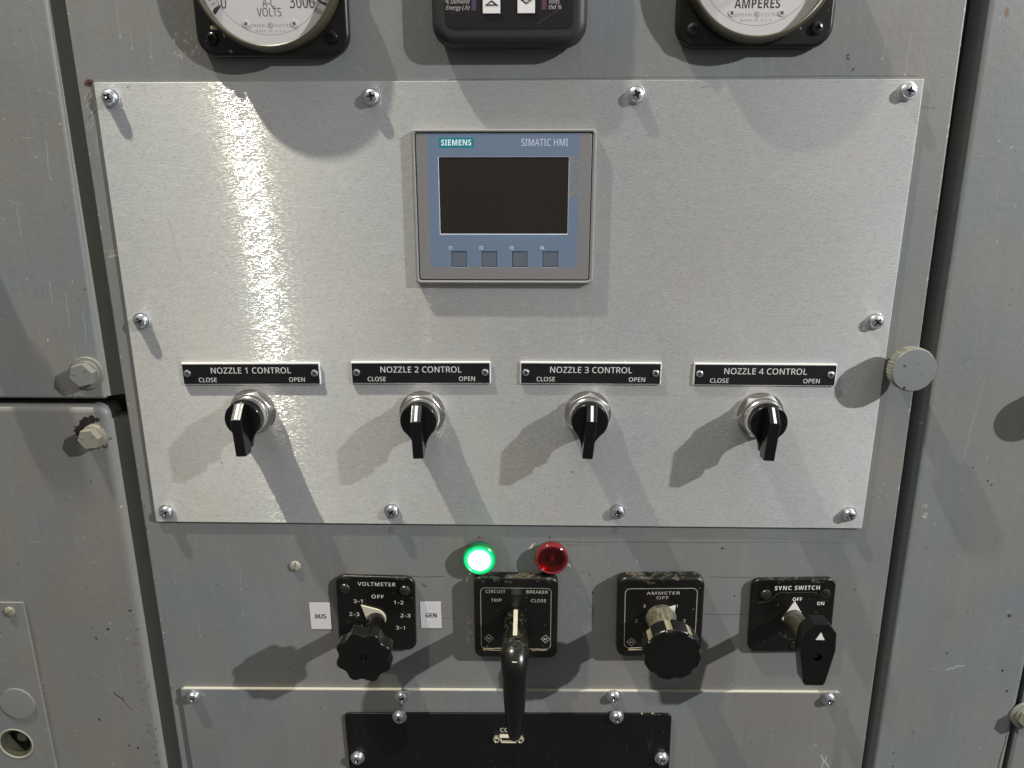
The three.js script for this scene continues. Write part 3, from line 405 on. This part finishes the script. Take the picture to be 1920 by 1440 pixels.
{ // sync switch
  const w = 74.6, h = 74.8, t = thing('rotary_switch', 'black SYNC SWITCH with faceted removable handle and white arrow pointer', 'switch', [239.2, -368.5, 0], 1.6);
  seedState = 604; const [c, k] = mmCanvas(w + 10, h + 10, 12); wornBlack(k, w, h, 4, 700, 5);
  const T = { color: '#dededa', weight: '', squeeze: 0.98 };
  write(k, 'SYNC SWITCH', 3.4, 28.4, 5.7, { ...T, weight: 'bold', spread: 0.4 }); write(k, 'OFF', 4, 17, 4.9, { ...T, weight: 'bold' }); write(k, 'ON', 25, 12.4, 4.7, { ...T, weight: 'bold' });
  k.strokeStyle = 'rgba(96,94,84,0.75)'; k.lineWidth = 0.5; k.beginPath(); k.moveTo(-31, 14); k.lineTo(-25, 14.4); k.quadraticCurveTo(-20, 15, -15, 22); k.quadraticCurveTo(-13, 24, -10, 24); k.lineTo(18, 23.8); k.quadraticCurveTo(21, 23.6, 23, 19); k.quadraticCurveTo(26, 14.6, 32, 14.4); k.stroke();
  k.strokeStyle = 'rgba(90,88,80,0.8)'; k.beginPath(); k.arc(2, -11, 13, 3.5, 5.2); k.stroke();
  part('base_plate', ext(rrect(w, h, 8.5), 5, 1.7, { unfold: true, box: [-w / 2, -h / 2, w, h] }), mapped(c, 0.3), t);
  for (const [x, y, a] of [[-24.5, 22.5, 10], [28, 22.5, -40], [6, -29.5, -42]]) part('screw', slotHeadGeo, M.darkScrew, t, [x, y, 4.9], a);
  part('pointer', ext(poly([[0.5, 15.4], [10.5, -2], [6, -8], [-5, -8], [-9.5, -2.6]]), 1.8, 0.4, { seg: 2 }), M.white, t, [1.0, 0, 5]);
  seedState = 19; const [cs, ks] = mmCanvas(60, 40, 8); ks.fillStyle = '#2e2b20'; ks.fillRect(-50, -30, 100, 60); for (let q = 0; q < 900; q++) blob(ks, rr(-30, 30), rr(-20, 20), rr(0.3, 1.8), rr(0.2, 0.9), rnd() * 3, rnd() < 0.5 ? 'rgba(16,15,12,0.4)' : 'rgba(112,106,84,0.3)');
  part('shaft', lathe([[0, 0], [8.6, 0], [8.8, 3], [7.2, 4.5], [7.0, 44], [0, 44]], 32), mapped(cs, 0.6), t, [1.0, -1, 6.5]);
  const hs = poly([[-5.5, 31], [6.5, 31], [13.5, 22], [14.4, 6], [9.5, -24.5], [7.5, -27.5], [-7.5, -27.5], [-9.5, -24.5], [-14.4, 4], [-12.5, 22]]);
  const hg = done(smooth(cut(ext(hs, 15, 1.6, { raw: true, seg: 2, crease: 0.4 }), lathe([[0, 9], [3.4, 11], [3.8, 16], [0, 16]], 24, true)), 0.4));
  const hd = part('handle', hg, M.bakelite, t, [1.0, -1.4, 47.5], -1.5);
  part('arrow_mark', ext(poly([[-3.6, 0], [3.6, 0], [0, 7]]), 0.5, 0.1, { seg: 1 }), M.white, hd, [0.2, 16.8, 14.9]);
}

// paper labels beside the voltmeter switch
function paper(text, x, y, w, h, turn, label, pencil) {
  const t = thing('paper_label', label, 'label', [x, y, 0.05], turn, 'paper labels beside the voltmeter switch'); seedState = 71 + text.length * x | 0;
  const [c, k] = mmCanvas(w, h, 20); k.fillStyle = '#cfcbcc'; k.fillRect(-40, -40, 80, 80); for (let q = 0; q < 30; q++) blob(k, rr(-w / 2, w / 2), rr(-h / 2, h / 2), rr(0.1, 0.3), 0.2, 0, 'rgba(120,116,116,0.35)');
  for (const o of [0, 0.14, 0.28]) write(k, text, 0.06 + o, -0.4, 5.9, { color: '#1c1a1e', family: 'monospace', weight: 'bold', squeeze: 1.02 });
  if (pencil) { k.strokeStyle = 'rgba(90,80,90,0.6)'; k.lineWidth = 0.3; k.beginPath(); k.arc(0.6, 8, 2, 1.8, 4.4); k.moveTo(3.4, 9.6); k.lineTo(3.2, 6); k.stroke(); }
  part('sheet', ext(rrect(w, h, 0.2), 0.35, 0), mapped(c, 0.6), t);
}
paper('BUS', -190.6, -377.6, 19.2, 27.4, 0.6, 'small white paper label reading BUS', false);
paper('GEN', -88.1, -375.1, 19.2, 27.3, 0.4, 'small white paper label reading GEN', true);

// cream slotted screw alone on the door
{ const t = thing('slotted_screw', 'cream painted slotted screw standing alone on the door near the steel plate', 'screw', [-210, -326.4, 0], 80); part('head', slotSmallGeo, std(0.3, 0.29, 0.24, 0.55), t); }

// ---------------------------------------------------------------- lower plate and black plate
{
  const t = thing('lower_plate', 'grey painted blanking plate screwed on below the rotary switches', 'metal plate', [-18.3, -453.6, 0], 0.6);
  const W = 623, H = 180, m = painted(-W / 2, -H, W, H, 3, 57, [120, 120, 118], 110, (c) => { scratch(c, 300, -70, 310, -84, 0.9, 'rgba(210,210,205,0.8)'); scratch(c, 306, -70, 303, -84, 0.7, 'rgba(210,210,205,0.7)'); });
  part('plate', ext(poly([[-W / 2, -H], [W / 2, -H], [W / 2, 0], [-W / 2, 0]]), 3.6, 0.25, { seg: 1, box: [-W / 2, -H, W, H] }), m, t);
  part('bare_edge', done(box(W - 4, 0.5, 3.1, 0, 0.2, 1.75)), std(0.46, 0.44, 0.36, 0.5), t);
  for (const [x, y] of [[-320.3, -468.2], [-118.4, -464.6], [83.3, -461.1], [285.2, -460.4]]) { const k = 1 - 5 / 575; const w = screw(t, 0, 0, 3.6, rr(0, 90)); w.position.set((x * k + 18.3 - 0.0105 * 8) * MM, (y * k + 453.6 - 0.0105 * (x + 18)) * MM, 3.6 * MM); }
}
{
  const W = 311, H = 150, t = thing('black_plate', 'black painted plate with COM connector mounted on the lower grey plate', 'metal plate', [-18, -476.8, 3.6], 0.9);
  seedState = 808; const [c, k] = mmCanvas(W, H, 6); k.fillStyle = '#0b0a0a'; k.fillRect(-200, -100, 400, 200);
  for (let q = 0; q < 34; q++) { const x = rr(-150, 150), y = rr(-75, 72); scratch(k, x, y, x + rr(-1, 1), y - rr(4, 22), rr(0.2, 0.5), `rgba(120,118,112,${rr(0.2, 0.6).toFixed(2)})`); }
  for (let q = 0; q < 60; q++) blob(k, rr(-155, 155), rr(-75, 75), rr(0.2, 0.7), rr(0.2, 0.5), 0, `rgba(160,156,140,${rr(0.2, 0.7).toFixed(2)})`);
  for (let q = 0; q < 9; q++) blob(k, rr(100, 150), rr(74, 75.5), rr(0.3, 1.6), 0.35, 0, 'rgba(186,180,156,0.7)');
  write(k, 'COM', 0.2, 56.4, 6.4, { color: '#dedcd6', squeeze: 1.05 });
  part('plate', (() => { const g = ext(rrect(W, H, 5), 2.2, 0.4, { seg: 2, box: [-W / 2, -H / 2, W, H] }); return g; })(), mapped(c, 0.4), t, [0, -H / 2, 0]);
  for (const [x, y] of [[-121.7, -487.3], [86.6, -483.4], [-165.1, -535.7], [132, -530.3]]) { const q = 1 - 6 / 575, dx = x * q + 18, dy = y * q + 477.5; screw(t, dx + 0.0157 * dy, dy - 0.0157 * dx, 2.2, rr(0, 90)); }
  const cn = thing('data_connector', 'small dusty cream connector socket with two hex standoffs in the black plate', 'connector', [-16.6, -503.2, 5.8], 0.5);
  const shell = poly([[-8.4, 3.4], [8.4, 3.4], [7.4, -3.4], [-7.4, -3.4]]); shell.holes.push(new THREE.Path([[-7.2, 2.4], [-6.4, -2.4], [6.4, -2.4], [7.2, 2.4]].map(([x, y]) => new THREE.Vector2(x, y))));
  part('shell', ext(shell, 4.4, 0.3, { seg: 1 }), std(0.42, 0.39, 0.3, 0.5), cn); part('insert', ext(poly([[-7.2, 2.4], [7.2, 2.4], [6.4, -2.4], [-6.4, -2.4]]), 1.6, 0), M.slot, cn);
  for (const s of [-1, 1]) { const st = poly(circle(3.3, 6).getPoints().map((p) => [p.x, p.y])); st.holes.push(new THREE.Path(circle(1.4, 16).getPoints().reverse())); part('standoff', ext(st, 4.2, 0.4, { seg: 1, crease: 0.3 }), std(0.5, 0.46, 0.36, 0.4, 0.6), cn, [s * 11.4, -0.8, 0]); }
}

// ---------------------------------------------------------------- meters along the top
const dialText = { color: '#2b2729', squeeze: 0.72 };
function roundMeter(label, x, y, volts) {
  const t = thing('panel_meter', label, 'meter', [x, y, 0], 0, 'round dial meters along the top of the door'), W = 114;
  seedState = volts ? 909 : 919; const [c, k] = mmCanvas(W, W, 7); wornBlack(k, W, W, 2, 20);
  if (volts) { blob(k, -42, -36.5, 4, 1.8, 0, 'rgba(214,206,170,0.95)'); scratch(k, -36, -40, -35.6, -43, 0.9, 'rgba(214,206,170,0.9)'); blob(k, -32, -53, 1.6, 1, 0, 'rgba(190,190,182,0.8)'); } else { blob(k, 33, -38, 1.6, 1.2, 0, 'rgba(214,206,190,0.95)'); blob(k, 33, -44, 0.9, 0.8, 0, 'rgba(190,190,182,0.8)'); }
  part('flange', ext(rrect(W, W, 16), 7.4, 2.8, { seg: 4, box: [-W / 2, -W / 2, W, W] }), mapped(c, 0.34), t);
  part('cover_ring', lathe([[54.4, 6.5], [54.6, 10], [54.2, 14.5], [52.6, 17], [51.4, 17.2], [50.4, 16.4], [50.2, 11.4], [50.2, 9]], 96), std(0.06, 0.055, 0.034, 0.35), t);
  const D = 100.6, [d, q] = mmCanvas(D, D, 14); q.fillStyle = '#cdc8c6'; q.fillRect(-60, -60, 120, 120); for (let i = 0; i < 300; i++) blob(q, rr(-50, 50), rr(-50, 50), rr(0.1, 0.4), rr(0.1, 0.3), 0, 'rgba(150,140,134,0.18)');
  q.strokeStyle = 'rgba(150,145,143,0.8)'; q.lineWidth = 0.6; q.beginPath(); q.arc(0, 0, 42.5, 0, 7); q.stroke();
  for (let i = 0; i <= 60; i++) { const a = ((212 - (i / 60) * 241) * Math.PI) / 180, r0 = i % 5 ? 44.6 : 42.8; q.strokeStyle = '#2b2729'; q.lineWidth = i % 5 ? 0.5 : 0.9; q.beginPath(); q.moveTo(Math.cos(a) * r0, Math.sin(a) * r0); q.lineTo(Math.cos(a) * 48, Math.sin(a) * 48); q.stroke(); }
  const wedge = (deg) => { q.save(); q.rotate((deg * Math.PI) / 180); q.fillStyle = '#2b2729'; q.beginPath(); q.moveTo(40.6, 0); q.lineTo(49.5, 2.6); q.lineTo(49.5, -0.6); q.fill(); q.restore(); };
  if (volts) { wedge(213); wedge(-29); write(q, '0', -33, -20.6, 12, dialText); write(q, '3000', 24.5, -20.6, 12, dialText); write(q, 'A-C', 0, -21.2, 8.4, dialText); write(q, 'VOLTS', 0, -27.4, 8.0, { ...dialText, squeeze: 0.8 }); } else { write(q, 'A-C', 0, -22, 8.4, dialText); write(q, 'AMPERES', 0, -28.2, 8.6, { ...dialText, squeeze: 0.86, weight: 'bold' }); write(q, '0', -33, -12, 12, dialText); }
  const yy = volts ? -36.2 : -35.4;
  write(q, 'GENERAL', -9.4, yy, 2.9, { color: '#555154', squeeze: 0.85, spread: 0.7 }); write(q, 'ELECTRIC', 10, yy, 2.9, { color: '#555154', squeeze: 0.82, spread: 0.6 }); write(q, 'MADE IN U.S.A', 0, yy - 3.6, 2.1, { color: '#4a4649', squeeze: 1.05, spread: 0.6 });
  q.strokeStyle = '#5a5659'; q.lineWidth = 0.35; q.beginPath(); q.arc(0, yy, 1.8, 0, 7); q.stroke(); q.beginPath(); q.arc(-0.4, yy + 0.2, 0.8, 0, 5); q.arc(0.6, yy - 0.3, 0.7, 2, 6); q.stroke();
  part('dial', ext(circle(50.3, 96), 1, 0, { box: [-D / 2, -D / 2, D, D] }), mapped(d, 0.55), t, [0, 0, 8.6]);
  const s2 = [[-17.8, yy + 1.2], [17.8, yy + 1.2]]; for (const [sx, sy] of s2) { part('dial_screw', lathe([[0, 0], [2.5, 0], [2.4, 0.5], [0, 0.6]], 24), std(0.62, 0.59, 0.58, 0.5), t, [sx, sy, 9.55]); part('dial_screw_slot', done(mergeGeometries([box(2.8, 0.7, 0.1), box(0.7, 2.8, 0.1)])), std(0.05, 0.045, 0.045, 0.6), t, [sx, sy, 10.2], sx < 0 ? 35 : 62); }
  part('needle', done(mergeGeometries([box(1.4, 44, 0.5, 0, 22, 0), box(3, 12, 0.5, 0, -3, 0)])), std(0.02, 0.02, 0.02, 0.5), t, [0, 0, 11.6], volts ? -118 : 122);
  part('cover_glass', lathe([[50.3, 15.4], [30, 16.1], [0, 16.5]], 64), M.glass, t);
  for (const [sx, sy] of [[-44.4, -44.5], [44.4, -44], [-44.4, 44.4], [44.4, 44.4]]) part('mounting_screw', meterHeadGeo, volts ? M.bakelite : std(0.05, 0.05, 0.05, 0.3, 0.5), t, [sx, sy, 7.2], rr(0, 90));
}
roundMeter('round dial meter in square black case reading A-C VOLTS', -189.6, 155, true);
roundMeter('round dial meter in square black case reading AMPERES', 163.2, 159.4, false);
{
  const t = thing('power_meter', 'black square digital power meter with two white arrow buttons', 'meter', [-14.6, 159, 0], 0), W = 112.6;
  part('case', ext(rrect(W, W, 17), 15, 7, { seg: 6 }), std(0.016, 0.0155, 0.016, 0.5, 0, { bumpMap: bumpOf(14, 14), bumpScale: 0.00006 }), t);
  const fw = 92, [c, k] = mmCanvas(fw, fw, 12); k.fillStyle = '#1b1719'; k.fillRect(-60, -60, 120, 120); seedState = 66;
  for (let q = 0; q < 40; q++) blob(k, rr(-45, 45), rr(-46, -20), rr(0.1, 0.5), 0.2, 0, 'rgba(160,156,150,0.4)'); scratch(k, 20, -43, 38, -32, 0.2, 'rgba(160,156,150,0.5)');
  const I = { italic: 'italic', color: '#b9b5b4', squeeze: 0.92 };
  write(k, 'Pk Demand', -28.6, -28.1, 3.9, { ...I, align: 'right' }); write(k, 'Energy (.h)', -28.6, -32, 3.9, { ...I, align: 'right' }); write(k, 'Volts', 27.8, -28.4, 3.9, { ...I, align: 'left' }); write(k, 'thd %', 27.8, -32, 3.9, { ...I, align: 'left' });
  k.fillStyle = '#4a3d4e'; k.fillRect(-27, -34, 3.4, 50); k.fillStyle = '#5a3a48'; k.fillRect(23.2, -33.6, 3.4, 50);
  part('face', ext(rrect(fw, fw, 6), 0.6, 0.2, { seg: 1, box: [-fw / 2, -fw / 2, fw, fw] }), mapped(c, 0.36), t, [0, 1.6, 14.7]);
  for (const [bx, up] of [[-12.7, 1], [12.1, -1]]) {
    const b = part('arrow_button', ext(rrect(12.4, 15, 0.4), 1.2, 0.3, { seg: 1 }), M.white, t, [bx, -27.2, 15.1]);
    const tri = poly([[-5, -1.5 * up], [5, -1.5 * up], [0, 2.1 * up]]); const inn = [[-2.6, -0.7 * up], [2.6, -0.7 * up], [0, 1.1 * up]].map(([x, y]) => new THREE.Vector2(x, y)); tri.holes.push(new THREE.Path(inn));
    part('arrow_outline', ext(tri, 0.3, 0), M.slot, b, [0.1, -0.8 + (up < 0 ? 1.4 : 0), 1.1]);
  }
}

// ---------------------------------------------------------------- bolts, thumb knobs, cover plate
function hexBolt(label, x, y, z, washerR, hexR, turn, mat, twoTone) {
  const t = thing('hex_bolt', label, 'bolt', [x, y, z], turn, 'hex bolts on the side panels');
  part('washer', lathe([[0, 0], [washerR, 0], [washerR, 1.6], [washerR - 0.5, 2.1], [0, 2.1]], 40), mat, t); part('lock_washer', lathe([[0, 2.1], [hexR * 1.03, 2.1], [hexR * 1.03, 4], [hexR * 0.98, 4.3], [0, 4.3]], 32), mat, t);
  const h = part('hex_head', ext(circle(hexR, 6), 7, 0.8, { seg: 2, crease: 0.3 }), twoTone, t, [0, 0, 4.2]);
  for (let i = 0; i < 3; i++) part('grade_mark', done(box(3.6, 0.8, 0.5, hexR * 0.58, 0, 0)), mat, h, [0, 0, 7], 30 + i * 120);
}
hexBolt('grey painted hex bolt with wide washer above the horizontal panel gap', -375.4, -147.6, -5, 14, 10.6, 14, std(0.2, 0.197, 0.165, 0.6), std(0.19, 0.19, 0.175, 0.6));
hexBolt('weathered cream hex bolt in a dark oil stain below the horizontal panel gap', -378.4, -204.6, -5, 10.6, 9.6, 6, M.boltPaint, std(0.22, 0.205, 0.16, 0.65));
hexBolt('drip-stained bolt on the vertical joint of the right side panel', 474, -478, -5, 14.5, 10, 20, std(0.24, 0.24, 0.2, 0.6), std(0.22, 0.22, 0.19, 0.6));

const knurl = ext(circle(0, 288, (a) => 17.5 + 0.42 * Math.sign(Math.sin(a * 72))), 8.4, 0.5, { seg: 1, crease: 0.3 }), faceDisc = lathe([[0, 0], [17.0, 0], [17.3, 0.4], [16.8, 1], [0, 1.4]], 64), neck = lathe([[0, 0], [9, 0], [9, 14], [0, 14]], 32);
function thumbKnob(label, x, y, z) { const t = thing('thumb_knob', label, 'knob', [x, y, z], 0, 'round thumb knobs'); part('neck', neck, M.thumb, t); part('knurled_rim', knurl, std(0.26, 0.26, 0.215, 0.6), t, [0, 0, 13.2]); part('face', faceDisc, M.thumb, t, [0, 0, 21.5]); for (const [a, b, q] of [[-8.5, 3.5, 0.9], [-6.8, 2.6, 0.4], [1.5, 4.8, 0.4], [-6, -14.6, 1.2], [5, -3, 0.35]]) part('paint_chip', done(new THREE.CylinderGeometry(q, q * 0.9, 0.16, 7).rotateX(Math.PI / 2)), M.slot, t, [a, b, 22.85 - Math.hypot(a, b) * 0.021]); }
thumbKnob('round grey thumb knob with knurled rim at the edge of the steel plate', 306, -135.4, 0);
thumbKnob('round grey thumb knob out on the tall right side panel', 448, -164, -5);

{ // latch handle out on the upper left panel; its shadow crosses the panel
  const t = thing('latch_handle', 'grey latch handle standing out from the upper side panel', 'handle', [-497, 78, -5]);
  part('base_plate', ext(rrect(60, 110, 8), 5, 1), std(0.2, 0.2, 0.19, 0.5), t); part('stem', ext(rrect(34, 30, 6), 40, 1.5), std(0.2, 0.2, 0.19, 0.5), t, [0, 0, 4.5]); part('lever', ext(rrect(36, 64, 14), 12, 4), std(0.19, 0.19, 0.18, 0.5), t, [0, 12, 44]);
}
{ // cover plate with punched disc and a recessed bolt
  const t = thing('cover_plate', 'grey cover plate with round disc and recessed bolt hole on the lower side panel', 'cover plate', [0, 0, -5]);
  const s = poly([[-560, -640], [-471.4, -640], [-471.4, -369.6], [-560, -369.6]]); s.holes.push(new THREE.Path().absarc(-507, -528, 16.5, 0, Math.PI * 2, true));
  part('plate', ext(s, 2.4, 0.3, { seg: 1, curve: 28, box: [-560, -640, 89, 271] }), painted(-560, -640, 89, 271, 4, 63, [119, 119, 115], 60), t);
  part('round_disc', lathe([[0, 0], [17.2, 0], [17.2, 1.0], [16.6, 1.4], [0, 1.4]], 56), std(0.2, 0.2, 0.19, 0.5), t, [-496.5, -480.6, 2.3]);
  part('screw', slotHeadGeo, M.boltPaint, t, [-485, -378.6, 2.2], 30);
  part('recess_cup', lathe([[16.6, 2.2], [15.4, 1.6], [13.2, 0.2], [13.2, -13], [0, -13]], 48), std(0.05, 0.05, 0.032, 0.45), t, [-507, -528, 0]);
  part('recess_rim', lathe([[15.6, 2.2], [16.8, 3.0], [17.6, 2.4]], 48), std(0.3, 0.29, 0.22, 0.5), t, [-507, -528, 0]);
  part('recessed_bolt', lathe([[0, -13], [5.6, -13], [5.4, -6], [4.6, -5], [0, -4.8]], 24), std(0.2, 0.19, 0.15, 0.5), t, [-506, -527, 0]);
}

// ---------------------------------------------------------------- the two lamps that light the place
for (const l of LAMPS) {
  const t = thing('work_lamp', l.label, 'lamp', [0, 0, 0]); t.position.set(...l.at); t.lookAt(0, -0.2, 0);
  const dish = part('reflector', lathe([[70, 20], [58, -20], [36, -60], [20, -90], [0, -92]], 48), std(0.4, 0.4, 0.38, 0.4, 0.6), t); dish.material.side = THREE.DoubleSide;
  const r = 20 * l.soft, bulb = part('bulb_light', done(new THREE.SphereGeometry(r * 1.02, 24, 16)), new THREE.MeshPhysicalMaterial({ color: LIN(0.9, 0.9, 0.9), emissive: LIN(...l.color), emissiveIntensity: 6 }), t);
  const p = new THREE.PointLight(LIN(...l.color), l.cd, 0, 2); p.name = 'lamp_light'; p.castShadow = true; p.shadow.radius = l.soft; t.add(p);
}

renderer.render(scene, camera);
